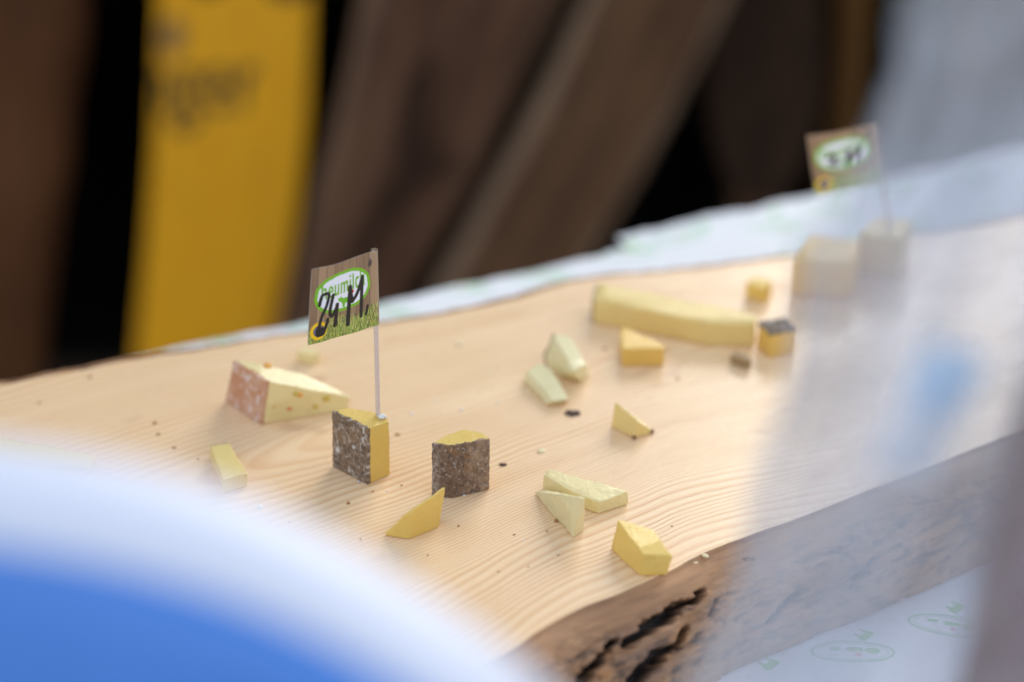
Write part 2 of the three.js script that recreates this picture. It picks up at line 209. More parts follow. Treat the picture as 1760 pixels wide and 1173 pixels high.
const paperTexture = (() => {
  const cv = document.createElement('canvas'); cv.width = cv.height = 1024; const c = cv.getContext('2d');
  c.fillStyle = 'rgb(226,228,230)'; c.fillRect(0, 0, 1024, 1024);
  for (let j = 0; j < 6; j++) for (let i = 0; i < 6; i++) {
    const x = 85 + i * 171 + (j % 2) * 85, y = 85 + j * 171; c.save(); c.translate((x + rnd() * 60) % 1024, y + rnd() * 50 - 25); c.rotate(-0.9 + rnd() * 0.8);
    c.lineWidth = 5; c.strokeStyle = 'rgb(172,206,178)'; c.beginPath(); c.ellipse(0, 0, 62, 27, 0, 0, 7); c.stroke();
    c.lineWidth = 2; c.beginPath(); c.ellipse(0, 0, 54, 21, 0, 0, 7); c.stroke();
    c.fillStyle = 'rgb(160,204,152)'; c.fillRect(-34, 2, 16, 9); c.fillRect(-8, 0, 24, 11); c.beginPath(); c.ellipse(30, 4, 12, 8, 0, 0, 7); c.fill();
    c.fillStyle = 'rgb(226,170,180)'; c.beginPath(); c.arc(8, -8, 5, 0, 7); c.fill(); c.restore();
    c.save(); c.translate((x + 85) % 1024, y + 40); c.rotate(0.4); c.fillStyle = 'rgb(150,204,138)'; c.fillRect(-16, -8, 30, 14); c.fillRect(-10, 2, 5, 14); c.fillRect(6, 2, 5, 14); c.restore();
  }
  const t = new THREE.CanvasTexture(cv); t.colorSpace = THREE.SRGBColorSpace; t.wrapS = t.wrapT = THREE.RepeatWrapping; t.anisotropy = 8; return t;
})();
const paperMat = std({ map: paperTexture, roughness: 0.7, side: THREE.DoubleSide });
function paperSheet(name, label, a0, a1, d0, d1, lift, k) {
  const g = grid(160, 90, (u, v) => {
    const a = lerp(a0, a1, u), edge = 0.005 * fbm(a * 22, k) + 0.003 * fbm(a * 90, k), d = lerp(d0 + edge, d1, v), p = onTable(a, d);
    const rise = lift + 0.0022 * Math.pow(1 - v, 14) * (0.6 + 1.6 * Math.abs(fbm(a * 14, 3 + k))) + 0.0022 * (0.5 + fbm(a * 16, d * 16, k, 4));
    return [p[0], TABLE + rise, p[1]];
  }, (u, v) => [lerp(a0, a1, u) / 0.24, lerp(d0, d1, v) / 0.24]);
  return tag(mesh(name, g, paperMat), label, 'paper');
}
paperSheet('printed_paper', 'white paper with pale green print lying under the whole board', -0.55, 0.85, 0.014, 0.70, 0.0006, 1.3);
paperSheet('printed_paper', 'second white paper sheet overlapping the first behind the long cheese slab', 0.176, 0.62, 0.002, 0.085, 0.0022, 5.1);

// ---------------------------------------------------------------- the live-edge board
function curve(points) { return new THREE.CatmullRomCurve3(points.map(([x, z]) => new THREE.Vector3(x, 0, z)), false, 'centripetal'); }
const farCurve = curve([[-0.40, 0.115], [-0.30, 0.068], ...BOARD_EDGES.far, [0.30, -0.155], [0.38, -0.19]]);
const frontCurve = curve([[-0.30, 0.40], [-0.17, 0.335], [-0.075, 0.275], [-0.03, 0.242], ...BOARD_EDGES.front, [0.27, 0.028], [0.36, -0.03]]);
const LUT = 600, farP = farCurve.getSpacedPoints(LUT), frontP = frontCurve.getSpacedPoints(LUT);
const along = (P, u) => { const x = clamp(u) * LUT, i = Math.min(LUT - 1, Math.floor(x)); return P[i].clone().lerp(P[i + 1], x - i); };
const farEdge = (u) => { const p = along(farP, u); p.z += 0.0085 + 0.0022 * fbm(u * 60, 4.4); return p; };
const frontEdge = (u) => { const p = along(frontP, u); p.z += 0.0008 * fbm(u * 50, 9.4); return p; };
function woodTone(u, v) {                                   // u along the board, v from the far edge (0) to the front edge (1): growth rings of a plain-sawn plank
  const wx = u * 0.84, wy = v * 0.25;
  const warp = 0.014 * fbm(wx * 4, wy * 7, 1.7, 2) + 0.0003 * fbm(wx * 16, wy * 50, 4.1, 2);
  const c = 0.098 + 0.016 * Math.sin(wx * 9 + 0.8) + warp;
  const hgt = 0.022 + 0.075 * Math.pow(Math.abs(wx - 0.40), 1.1) + 0.030 * fbm(wx * 4.2, 3.3, 2.2, 2);
  const k = 0.0027 + 0.0010 * fbm(wy * 16, 7.7, 0.4, 2);
  const dy = wy - c, r = Math.sqrt(dy * dy + hgt * hgt * 0.6) / k + 0.7 * fbm(wx * 2.6, wy * 12, 8.8, 2);
  const f = r - Math.floor(r);
  const late = smooth(0.25, 0.80, f) * (1 - smooth(0.86, 1.0, f));
  return { late: late * clamp(0.62 + 0.9 * fbm(r * 0.31, wx * 3, 5.5, 2) + 0.7 * fbm(wx * 3, wy * 8, 25, 2), 0.12, 1.1), wx, wy, r };
}
const boardMap = colourTexture(2048, 800, (u, v) => {
  const w = woodTone(u, v), fibre = fbm(w.wx * 60, w.wy * 1300, 2.2, 3), blot = fbm(w.wx * 8, w.wy * 14, 6.1, 3), fleck = fbm(w.wx * 180, w.wy * 900, 9.1, 2);
  let c = mix3([0.875, 0.635, 0.385], [0.69, 0.395, 0.19], clamp(w.late * 0.9 + 0.10 * fibre));
  c = mix3(c, [0.72, 0.47, 0.275], clamp(0.35 + 1.2 * blot) * 0.38);
  const pores = smooth(0.22, 0.45, fleck) * 0.16 * (1 - w.late);
  c = mix3(c, [0.47, 0.29, 0.16], pores);
  const stain = smooth(0.30, 0.46, fbm(w.wx * 26, w.wy * 34, 13.3, 3)) * 0.42;      // greasy reddish marks
  c = mix3(c, [0.50, 0.28, 0.16], stain);
  const j = 1 + 0.05 * fibre; return [c[0] * j, c[1] * j, c[2] * j];
});
const boardBump = greyTexture(1024, 512, (u, v) => { const w = woodTone(u, v); return 0.5 - 0.25 * w.late + 0.3 * fbm(w.wx * 50, w.wy * 700, 2.2, 2); });
const boardRough = greyTexture(512, 256, (u, v) => 0.27 + 0.14 * fbm(u * 30, v * 14, 3.3, 3));
boardRough.needsUpdate = true;
const boardThing = thing('serving_board', 'pale live-edge wooden serving board with rough bark along its sides', 'board', [0, TOP, 0.08]);
const B0 = boardThing.position;
{
  const top = grid(420, 90, (u, v) => { const a = farEdge(u), b = frontEdge(u); return [lerp(a.x, b.x, v), 0, lerp(a.z, b.z, v) - B0.z]; }, (u, v) => [u, v]);
  mesh('top_face', flipped(top), std({ map: boardMap, bumpMap: boardBump, bumpScale: 0.00022, roughnessMap: boardRough, roughness: 1 }), boardThing);
  // deep cracks of the front bark: x and how far down the bark, in millimetres, with half widths
  const CRACKS = [[40, 24, 45, 22, 2.2], [45, 22, 56, 20.5, 3.0], [56, 20.5, 66, 18.5, 1.6], [23, 30, 30, 26, 2.0], [30, 26, 36, 21.5, 1.2], [43, 39, 50, 34, 3.2], [50, 34, 58, 32, 2.0], [56, 32, 60, 28, 1.2], [33, 42, 44, 47, 3.6], [44, 47, 56, 52, 4.5], [69, 30, 72, 25, 0.3], [80, 12, 85, 13.5, -0.1], [10, 34, 17, 30, 1.6], [2, 44, 14, 41, 2.4], [92, 40, 104, 34, 1.2], [124, 38, 133, 33, 1.2]];
  const crackAt = (x, y) => { let m = 99; for (const [x0, y0, x1, y1, w] of CRACKS) { const dx = x1 - x0, dy = y1 - y0, k = clamp(((x - x0) * dx + (y - y0) * dy) / (dx * dx + dy * dy)); m = Math.min(m, Math.hypot(x - x0 - k * dx, y - y0 - k * dy) - w); } return m; };
  const bark = (edge, out, drop, side, big) => {
    const nu = big ? 1100 : 500, nv = big ? 90 : 30, col = [];
    const g = grid(nu, nv, (u, v) => {
      const p = edge(u), q = edge(Math.min(1, u + 0.004)), o = edge(Math.max(0, u - 0.004)), tx = q.x - o.x, tz = q.z - o.z, l = Math.hypot(tx, tz);
      const nx = -tz / l * side, nz = tx / l * side, a = v * 1.65, s = u * 0.8, t = v * 0.06;
      const crust = !big ? 0.6 : smooth(0.16, 0.55, v + 0.25 * fbm(s * 14, 2.2, 1));
      const ridge = Math.abs(fbm(s * 44 + 1.5 * fbm(s * 20, t * 40, 3), t * 64, 6.6, 4)), lump = fbm(s * 40, t * 55, 2.9, 3);
      const bx = p.x + nx * Math.sin(a) * out, crackD = big ? crackAt(bx * 1000 + 2.2 * fbm(s * 60, t * 60, 3, 2), v * 55 + 3.5 * fbm(s * 90, t * 120, 9, 3)) : 9;
      const crack = 1 - smooth(-0.5, 0.9, crackD + 3.4 * fbm(s * 330, t * 420, 21, 3) + 0.5);
      const knob = big ? 0.0035 * Math.exp(-(Math.pow((bx * 1000 - 53) / 4.5, 2) + Math.pow((v * 55 - 28) / 4, 2))) : 0;
      const wr = fbm(s * 120 + 2 * fbm(s * 40, t * 60, 8, 2), t * 190, 14, 4); const d = crust * (0.0034 * lump + 0.0034 * wr - 0.0018 * smooth(0.10, 0.0, ridge)) - 0.008 * crack + knob + 0.0006 * fbm(s * 150, t * 160, 1, 2) * (0.2 + crust);
      const warm = clamp(0.5 + 1.5 * fbm(s * 22, t * 26, 17, 3)), dark = smooth(0.02, 0.40, fbm(s * 16, t * 60, 31, 4)) * crust;
      let c = mix3([0.27, 0.135, 0.062], [0.42, 0.225, 0.110], warm);
      c = mix3(c, [0.20, 0.125, 0.095], dark * 0.9);
      c = mix3(c, [0.45, 0.22, 0.085], smooth(0.12, 0.35, fbm(s * 60, t * 70, 41, 3)) * crust * 0.8);
      c = mix3(c, [0.085, 0.050, 0.038], smooth(0.06, 0.30, fbm(s * 90, t * 330, 51, 4)) * (0.25 + 0.6 * crust)); c = mix3(c, [0.10, 0.062, 0.050], smooth(0.08, 0.28, -wr) * crust * 0.7);
      c = mix3(c, [0.012, 0.010, 0.010], crack * 0.96);
      const fib = 1 + 0.35 * fbm(s * 60, t * 500, 7, 3); col.push(c[0] * fib, c[1] * fib, c[2] * fib);
      const lip = 0.0012 * smooth(0, 0.05, v);
      const po = big ? Math.sin(a) * out : out * (0.85 * smooth(0, 0.4, v) + 0.15 * v), pd = big ? (1 - Math.cos(a)) / (1 - Math.cos(1.65)) * drop : (v < 0.4 ? 0.0022 * v / 0.4 : 0.0022 + (drop - 0.0022) * (v - 0.4) / 0.6), dd = big ? d : d * 0.45;
      return [p.x + nx * (po + dd * 0.7), -pd - lip + dd * 0.6, p.z + nz * (po + dd * 0.7) - B0.z];
    }, (u, v) => [u * 0.8, v * 0.06]);
    g.setAttribute('color', new THREE.Float32BufferAttribute(col, 3)); return g;
  };
  const barkMat = std({ vertexColors: true, roughness: 0.7, side: THREE.DoubleSide });
  tag(mesh('bark_edge', bark(frontEdge, 0.021, 0.0365, 1, true), barkMat, boardThing), 'brown front bark edge with black cracks');
  mesh('bark_edge', bark(farEdge, 0.010, 0.0365, -1, false), barkMat, boardThing);
  const endMat = std({ map: pine, roughness: 0.8, side: THREE.DoubleSide });
  for (const u of [0, 1]) { const a = farEdge(u), b = frontEdge(u); mesh('end_grain', grid(20, 4, (s, t) => [lerp(a.x, b.x, s), -t * 0.0365, lerp(a.z, b.z, s) - B0.z], (s, t) => [s * 0.5, t * 0.1]), endMat, boardThing); }
  mesh('underside', grid(60, 4, (u, v) => { const a = farEdge(u), b = frontEdge(u); return [lerp(a.x, b.x, v), -0.0365, lerp(a.z, b.z, v) - B0.z]; }), endMat, boardThing);
}
function flipped(g) { const ix = g.index.array; for (let i = 0; i < ix.length; i += 3) { const t = ix[i]; ix[i] = ix[i + 1]; ix[i + 1] = t; } g.computeVertexNormals(); return g; }

// ---------------------------------------------------------------- cheese
const pasteMap = colourTexture(512, 512, (u, v) => { const n = 1 - 0.10 * Math.abs(fbm(u * 14, v * 14, 2, 4)) + 0.06 * fbm(u * 70, v * 70, 5, 2), h = smooth(0.36, 0.5, fbm(u * 44, v * 44, 8, 2)); const w = 0.93 * n; return [w * (1 - 0.05 * h), w * (1 - 0.09 * h), w * (1 - 0.2 * h)]; });
const pasteBump = greyTexture(512, 512, (u, v) => 0.5 + 0.6 * fbm(u * 26, v * 26, 2.5, 4) + 0.25 * fbm(u * 120, v * 120, 6, 2) - 0.5 * smooth(0.34, 0.42, fbm(u * 48, v * 48, 11, 2)));
const paste = (r, g, b) => phys({ color: rgb(r, g, b), map: pasteMap, bumpMap: pasteBump, bumpScale: 0.00016, roughness: 0.38, transmission: 0.22, thickness: 0 });
const GOLD = paste(0.97, 0.71, 0.185), AMBER = paste(0.95, 0.64, 0.15), PALE = paste(0.98, 0.85, 0.45), CREAM = paste(0.98, 0.89, 0.53), STRAW = paste(0.97, 0.77, 0.31), DULL = paste(0.90, 0.65, 0.165);
const tessFine = new TessellateModifier(0.0012, 8), tessCoarse = new TessellateModifier(0.0022, 7);
function pasteGeometry(v, r = 0.0007, rough = 1.0, fine = true) {
  const c = v.reduce((a, p) => a.add(p), new THREE.Vector3()).multiplyScalar(1 / v.length), pts = [];
  for (const p of v) {
    const q = p.clone().sub(c); q.setLength(Math.max(q.length() - r * 1.5, r)); q.add(c); q.y = Math.max(q.y, r);
    for (let i = 0; i < 18; i++) { const y = 1 - 2 * (i + 0.5) / 18, a = i * 2.39996, s = Math.sqrt(1 - y * y); pts.push(new THREE.Vector3(q.x + r * s * Math.cos(a), q.y + r * y, q.z + r * s * Math.sin(a))); }
  }
  let g = (fine ? tessFine : tessCoarse).modify(new ConvexGeometry(pts)); const p = g.attributes.position;
  for (let i = 0; i < p.count; i++) {
    const x = p.getX(i), y = p.getY(i), z = p.getZ(i), k = 90, f = 380, e = Math.min(1, y / 0.002);
    p.setXYZ(i, x + rough * (0.0005 * n3(x * k, y * k, z * k) + 0.00022 * n3(x * f, y * f, z * f)), Math.max(0.0001, y + e * rough * (0.0005 * n3(x * k + 7, y * k, z * k) + 0.0002 * n3(x * f + 3, y * f, z * f))), z + rough * (0.0005 * n3(x * k, y * k + 9, z * k) + 0.00022 * n3(x * f, y * f + 5, z * f)));
  }
  g.deleteAttribute('normal'); if (g.attributes.uv) g.deleteAttribute('uv');
  g = toCreasedNormals(boxUV(g, 22), 0.6);
  return g;
}
const cv3 = (p) => new THREE.Vector3(p[0], p[1], p[2]).multiplyScalar(0.001);
function rindGeometry(q, kind, thick, k) {                 // a crust with its own thickness lying on the cut faces; q = corners along the top, then back along the foot
  const P = q.map(cv3), n2 = P.length / 2, Tp = P.slice(0, n2), Bp = P.slice(n2).reverse(), N = 84, M = n2 > 2 ? 110 : 84, col = [];
  const cum = [0]; for (let i = 1; i < n2; i++) cum.push(cum[i - 1] + Tp[i].distanceTo(Tp[i - 1]));
  const runAt = (A, u) => { const d = u * cum[n2 - 1]; let i = 0; while (i < n2 - 2 && d > cum[i + 1]) i++; return A[i].clone().lerp(A[i + 1], (d - cum[i]) / (cum[i + 1] - cum[i])); };
  const mid = P.reduce((s, p) => s.add(p), new THREE.Vector3()).multiplyScalar(1 / P.length);
  const normalAt = (u) => { const e = 0.09, a = runAt(Tp, Math.max(0, u - e)), c = runAt(Tp, Math.min(1, u + e)), m = runAt(Tp, u), f = runAt(Bp, u), n = c.sub(a).cross(f.sub(m)).normalize(); if (n.dot(new THREE.Vector3(mid.x, 0.0001, mid.z)) < 0) n.negate(); return n; };
  const g = grid(M, N, (u, v) => {
    const rim = Math.min(u, v, 1 - u, 1 - v), uu = clamp((u - 0.02) / 0.96), vv = clamp((v - 0.02) / 0.96), n = normalAt(uu);
    const p = runAt(Tp, uu).lerp(runAt(Bp, uu), vv), X = p.x * 1000, Y = p.y * 1000, Z = p.z * 1000;
    const crust = fbm(X * 0.45 + k, Y * 0.45, Z * 0.45, 4), big = fbm(X * 0.13 + k, Y * 0.13, Z * 0.13 + 3, 3), fine = fbm(X * 1.5, Y * 1.5, Z * 1.5 + k, 2);
    const on = rim < 0.011 ? -0.0006 : thick * (0.9 + 0.5 * crust + 0.5 * big) + 0.0002 * fine;
    p.addScaledVector(n, on); const e = 0.0008 * fbm(X * 0.5, Y * 0.5, Z * 0.5 + 5 + k, 3); p.y = Math.max(0.0002, p.y + e); p.x += e * 0.5;
    let cc;
    if (kind === 'mould') {                                  // grey brown crust with dense pale mould
      cc = mix3([0.105, 0.070, 0.046], [0.27, 0.185, 0.12], clamp(0.5 + 1.3 * crust + 1.0 * fine));
      cc = mix3(cc, [0.27, 0.175, 0.095], smooth(0.0, 0.3, fbm(X * 0.10 + k * 5, Y * 0.10, Z * 0.10, 3)) * 0.6);
      cc = mix3(cc, [0.48, 0.42, 0.36], smooth(0.0, 0.34, fbm(X * 0.62, Y * 0.5, Z * 0.62 + 8 + k, 4)) * 0.75);
      cc = mix3(cc, [0.66, 0.64, 0.62], smooth(0.20, 0.34, fbm(X * 0.30, Y * 0.17, Z * 0.30 + 18 + k, 4)) * 0.75);
      cc = mix3(cc, [0.05, 0.035, 0.025], smooth(0.12, 0.36, fbm(X * 1.3, Y * 1.1, Z * 1.3 + 30, 3)) * 0.6);
    } else if (kind === 'crust') {                           // smoother brown crust, tan on one half, thin pale bloom at the other edge
      cc = mix3([0.115, 0.070, 0.044], [0.225, 0.140, 0.088], clamp(0.5 + 1.4 * crust + 0.6 * fine));
      const tan = smooth(-0.08, 0.10, u - 0.52 + 0.9 * fbm(X * 0.12, Y * 0.12, Z * 0.12 + 4, 3));
      cc = mix3(cc, [0.38, 0.26, 0.165], tan * clamp(0.55 + 1.2 * fbm(X * 0.45, Y * 0.32, Z * 0.45 + 6, 4)));
      cc = mix3(cc, [0.26, 0.13, 0.045], smooth(0.10, 0.32, fbm(X * 0.2, Y * 0.2, Z * 0.2 + 12, 3)) * 0.6);
      const bloom = Math.max(smooth(0.22, 0.0, u) * smooth(-0.25, 0.25, fbm(X * 0.9, Y * 0.7, Z * 0.9, 3)), 0.8 * smooth(0.16, 0.34, fbm(X * 1.2, Y * 0.8, Z * 1.2 + 22, 3)));
      cc = mix3(cc, [0.50, 0.45, 0.40], bloom * 0.8);
      cc = mix3(cc, [0.045, 0.03, 0.022], smooth(0.14, 0.36, fbm(X * 1.1, Y * 1.3, Z * 1.1 + 41, 3)) * 0.7);
    } else if (kind === 'washed') {
      cc = mix3([0.52, 0.25, 0.13], [0.60, 0.36, 0.24], clamp(0.5 + 1.8 * big));
      cc = mix3(cc, [0.72, 0.60, 0.56], smooth(0.0, 0.32, fbm(X * 0.33, Y * 0.22, Z * 0.33 + k, 4)) * 0.8);
      cc = mix3(cc, [0.62, 0.30, 0.10], smooth(0.15, 0.3, crust) * 0.5);
    } else cc = mix3([0.20, 0.17, 0.12], [0.40, 0.36, 0.26], clamp(0.5 + 2 * crust));
    col.push(...cc); return [p.x, p.y, p.z];
  });
  g.setAttribute('color', new THREE.Float32BufferAttribute(col, 3)); return g;
}
const rindMat = std({ vertexColors: true, roughness: 0.85, side: THREE.DoubleSide });
function cheese(key, name, label, mat, { rind, thick = 0.0007, category = 'cheese', bevel, rough, group } = {}) {
  const P = PIECES[key], g = thing(name, label, category, P.c, group);
  mesh('paste', pasteGeometry(P.v.map(cv3), bevel, rough, ['flagged', 'brown', 'yellow', 'bar', 'pale', 'flat', 'block', 'small'].includes(key)), mat, g);
  let k = P.c[0] * 900; if (rind) for (const q of Object.values(P.r)) mesh('rind', rindGeometry(q, rind, thick, k), rindMat, g);
  return g;
}
const wedge = cheese('wedge', 'cheese_wedge', 'cheese wedge with pinkish orange rind and small orange holes', PALE, { rind: 'washed', thick: 0.0010, rough: 0.6 });
cheese('flagged', 'cheese_chunk', 'brown-rinded cheese chunk with the 24 M. paper flag stuck in it', DULL, { rind: 'mould', bevel: 0.0005 });
cheese('brown', 'cheese_chunk', 'brown-rinded cheese chunk without a flag, behind the pointed yellow wedge', DULL, { rind: 'crust', bevel: 0.0005 });
cheese('yellow', 'cheese_wedge', 'pointed yellow cheese wedge leaning up in front of the unflagged brown chunk', GOLD);
cheese('bar', 'cheese_stick', 'small flat stick of cheese with a thin dark rind end', STRAW, { rind: 'dark', thick: 0.0003 });
cheese('pale', 'cheese_slice', 'upright triangular pale cheese slice leaning beside the flat slice', CREAM);
cheese('flat', 'cheese_slice', 'long flat cheese slice lying behind the upright triangular slice', PALE);
cheese('block', 'cheese_block', 'thick golden cheese block beside the bark edge', GOLD);
const tri = cheese('small', 'cheese_wedge', 'small triangular cheese wedge with brown rind tips, alone near the dark flake', STRAW);
cheese('chunka', 'cheese_piece', 'creamy cheese piece without rind next to the dark flake', CREAM, { bevel: 0.001 });
cheese('chunkb', 'cheese_piece', 'creamy cheese piece with a grey green rind on one side', CREAM, { rind: 'dark', thick: 0.0016, bevel: 0.0012 });
cheese('cube', 'cheese_block', 'three-cornered amber cheese block in front of the long slab', AMBER);
cheese('slab', 'cheese_slab', 'long pale yellow cheese slab tapering to one end, largest on the board', STRAW, { rind: 'dark', thick: 0.0004, bevel: 0.001 });
{
  const g = cheese('rindend', 'cheese_block', 'amber cheese block with a brown rind on top, at the end of the long slab', AMBER);
  const q = PIECES.rindend.v.slice(0, 4), m = mesh('rind', rindGeometry([q[0], q[1], q[2], q[3]], 'mould', 0.0006, 4.4), rindMat, g); m.position.y = 0.0002;
}
cheese('crumbcube', 'cheese_crumb', 'tiny greyish cheese lump in front of the rind-topped block', paste(0.46, 0.30, 0.14), { rough: 1.4 });
cheese('tinycube', 'cheese_cube', 'small golden cheese cube behind the end of the long slab', GOLD);
cheese('orange', 'cheese_chunk', 'golden cheese chunk partly hidden by the edge of the clear plastic', AMBER, { bevel: 0.002 });
cheese('farsmall', 'cheese_piece', 'small pale cheese piece behind the pink-rinded wedge', PALE);
cheese('left', 'cheese_slab', 'thin pale cheese slab half hidden by the white and blue bag', STRAW, { bevel: 0.001 });
cheese('flagtwo', 'cheese_chunk', 'cheese chunk carrying the flag behind the clear plastic', DULL, { bevel: 0.001 });
// holes and spots of the pink-rinded wedge; the brown tips of the small wedge: real dents' fillings
{
  const spot = (parent, c, p, r, mat, name, label) => { const g = new THREE.IcosahedronGeometry(r, 2), a = g.attributes.position; for (let i = 0; i < a.count; i++) { const k = 1 + 0.35 * n3(a.getX(i) * 900, a.getY(i) * 900, a.getZ(i) * 900 + r * 1e4); a.setXYZ(i, a.getX(i) * k, a.getY(i) * k * 0.8, a.getZ(i) * k); } g.computeVertexNormals(); const m = mesh(name, g, mat, parent); m.position.set((p[0] - c[0]), (p[1] - c[1]), (p[2] - c[2])); return m; };
  const orange = std({ color: rgb(0.78, 0.36, 0.06), roughness: 0.5 }), red = std({ color: rgb(0.62, 0.20, 0.06), roughness: 0.6 }), olive = std({ color: rgb(0.60, 0.42, 0.07), roughness: 0.5 }), black = std({ color: rgb(0.03, 0.025, 0.02), roughness: 0.8 });
  const w = PIECES.wedge, v = w.v.map(cv3);                   // 0 back top, 1 back foot, 2 front foot, 3 front top, 4 hump, 5 tip top, 6 tip foot
  const on = (i, j, l, s, t) => v[i].clone().multiplyScalar(1 - s - t).addScaledVector(v[j], s).addScaledVector(v[l], t).toArray();
  const O = [0, 0, 0];
  spot(wedge, O, on(0, 4, 3, 0.46, 0.03), 0.0018, orange, 'crumb');
  spot(wedge, O, on(0, 5, 3, 0.10, 0.50), 0.0011, orange, 'hole');
  spot(wedge, O, on(3, 5, 2, 0.38, 0.16), 0.0013, orange, 'hole'); spot(wedge, O, on(3, 5, 2, 0.33, 0.15), 0.0013, olive, 'hole');
  spot(wedge, O, on(3, 5, 2, 0.28, 0.52), 0.0010, red, 'hole'); spot(wedge, O, on(3, 5, 2, 0.70, 0.12), 0.0016, olive, 'hole'); spot(wedge, O, on(3, 5, 2, 0.58, 0.36), 0.0013, olive, 'hole');
  spot(wedge, O, on(3, 5, 2, 0.10, 0.55), 0.0008, olive, 'hole'); spot(wedge, O, on(0, 3, 1, 0.52, 0.06), 0.0009, black, 'mould_spot');
  const s = PIECES.small.v.map(cv3), rindTip = std({ color: rgb(0.26, 0.12, 0.05), roughness: 0.8 });
  for (const i of [3, 4]) { const p = s[i].clone().multiplyScalar(0.93); p.y = 0.0008; spot(tri, O, p.toArray(), 0.0010, rindTip, 'rind_tip'); }
}

// ---------------------------------------------------------------- paper flags on sticks
function flagTexture(text) {
  const cv = document.createElement('canvas'); cv.width = 768; cv.height = 800; const c = cv.getContext('2d'), Wd = 768, Hd = 800;
  for (let i = 0, x = 0; x < Wd; i++) {                     // printed board fence
    const w = 62 + rnd() * 34, t = rnd(); c.fillStyle = `rgb(${140 + t * 34 | 0},${112 + t * 30 | 0},${84 + t * 26 | 0})`; c.fillRect(x, 0, w, Hd);
    for (let k = 0; k < 46; k++) { c.strokeStyle = rnd() < 0.6 ? 'rgba(80,56,38,0.35)' : 'rgba(200,172,138,0.35)'; c.lineWidth = 1 + rnd() * 2.5; const a = x + rnd() * w, y = rnd() * Hd; c.beginPath(); c.moveTo(a, y); c.bezierCurveTo(a + rnd() * 6 - 3, y + 60, a + rnd() * 6 - 3, y + 120, a + rnd() * 4 - 2, y + 120 + rnd() * 200); c.stroke(); }
    c.fillStyle = 'rgb(58,42,32)'; c.fillRect(x + w - 4, 0, 4, Hd); x += w;
  }
  c.fillStyle = 'rgba(66,52,50,0.8)'; c.beginPath(); c.ellipse(690, 110, 22, 44, 0.2, 0, 7); c.fill(); c.fillStyle = 'rgba(160,140,130,0.6)'; c.beginPath(); c.ellipse(708, 60, 12, 40, 0, 0, 7); c.fill();
  for (let i = 0; i < 2600; i++) {                          // printed grass
    const x = rnd() * Wd, base = 560 + 60 * Math.sin(x * 0.011 + 2) * 0.5 + (Wd - x) * 0.07, y = base + Math.pow(rnd(), 0.7) * (Hd - base + 60), h = 30 + rnd() * 60, t = rnd();
    c.strokeStyle = t < 0.35 ? `rgb(${60 + rnd() * 30 | 0},${80 + rnd() * 30 | 0},${24 + rnd() * 16 | 0})` : t < 0.85 ? `rgb(${146 + rnd() * 46 | 0},${158 + rnd() * 40 | 0},${62 + rnd() * 34 | 0})` : `rgb(${200},${208},${130})`;
    c.lineWidth = 2 + rnd() * 3.5; c.beginPath(); c.moveTo(x, y + h * 0.6); c.quadraticCurveTo(x + rnd() * 24 - 12, y + h * 0.1, x + rnd() * 60 - 30, y - h * 0.4); c.stroke();
  }
  const oval = (rx, ry, col, jit) => { c.fillStyle = col; c.beginPath(); for (let i = 0; i <= 72; i++) { const a = i / 72 * Math.PI * 2, j = 1 + jit * Math.sin(a * 13) + jit * Math.sin(a * 29 + 1), e = 0.86, cx = Math.sign(Math.cos(a)) * Math.pow(Math.abs(Math.cos(a)), e), sy = Math.sign(Math.sin(a)) * Math.pow(Math.abs(Math.sin(a)), e); c.lineTo(366 + rx * j * cx, 312 + ry * j * sy); } c.fill(); };
  oval(324, 214, 'rgb(122,186,22)', 0.006); oval(292, 182, 'rgb(236,236,246)', 0.008);
  c.fillStyle = 'rgb(118,180,34)'; c.save(); c.translate(366, 336); c.rotate(-0.04); c.scale(0.77, 1.45); c.font = 'bold 152px sans-serif'; c.textAlign = 'center'; c.fillText('heumilch', 0, 0); c.restore();
  // green cow
  c.fillStyle = 'rgb(112,186,30)'; c.beginPath(); c.moveTo(300, 372); c.lineTo(318, 384); c.lineTo(336, 362); c.lineTo(346, 384); c.lineTo(362, 392); c.lineTo(450, 396); c.lineTo(462, 420); c.lineTo(458, 492); c.lineTo(438, 492); c.lineTo(432, 452); c.lineTo(388, 450); c.lineTo(384, 492); c.lineTo(362, 492); c.lineTo(352, 440); c.lineTo(332, 424); c.lineTo(300, 402); c.closePath(); c.fill();
  c.fillStyle = 'rgb(226,28,46)'; c.beginPath(); c.arc(452, 352, 15, 0, 7); c.arc(474, 350, 15, 0, 7); c.lineTo(466, 384); c.fill();
  // yellow toothed seal with a blue middle
  c.fillStyle = 'rgb(240,196,14)'; c.beginPath(); for (let i = 0; i < 96; i++) { const a = i / 96 * Math.PI * 2, r = i % 2 ? 100 : 92; c.lineTo(104 + r * 0.92 * Math.cos(a), 672 + r * Math.sin(a)); } c.fill();
  c.fillStyle = 'rgb(30,50,120)'; c.beginPath(); c.ellipse(104, 672, 56, 60, 0, 0, 7); c.fill();
  c.fillStyle = 'rgb(240,210,70)'; for (let i = 0; i < 12; i++) { const a = i / 12 * Math.PI * 2; c.fillRect(100 + 42 * Math.cos(a), 668 + 45 * Math.sin(a), 7, 7); }
  // felt-pen handwriting
  const ink = (p, w) => { c.strokeStyle = 'rgb(26,20,20)'; c.lineWidth = w * 1.3; c.lineCap = 'round'; c.lineJoin = 'round'; c.beginPath(); c.moveTo(p[0], p[1]); for (let i = 2; i < p.length - 2; i += 2) c.quadraticCurveTo(p[i], p[i + 1], (p[i] + p[i + 2]) / 2, (p[i + 1] + p[i + 3]) / 2); c.lineTo(p[p.length - 2], p[p.length - 1]); c.stroke(); };
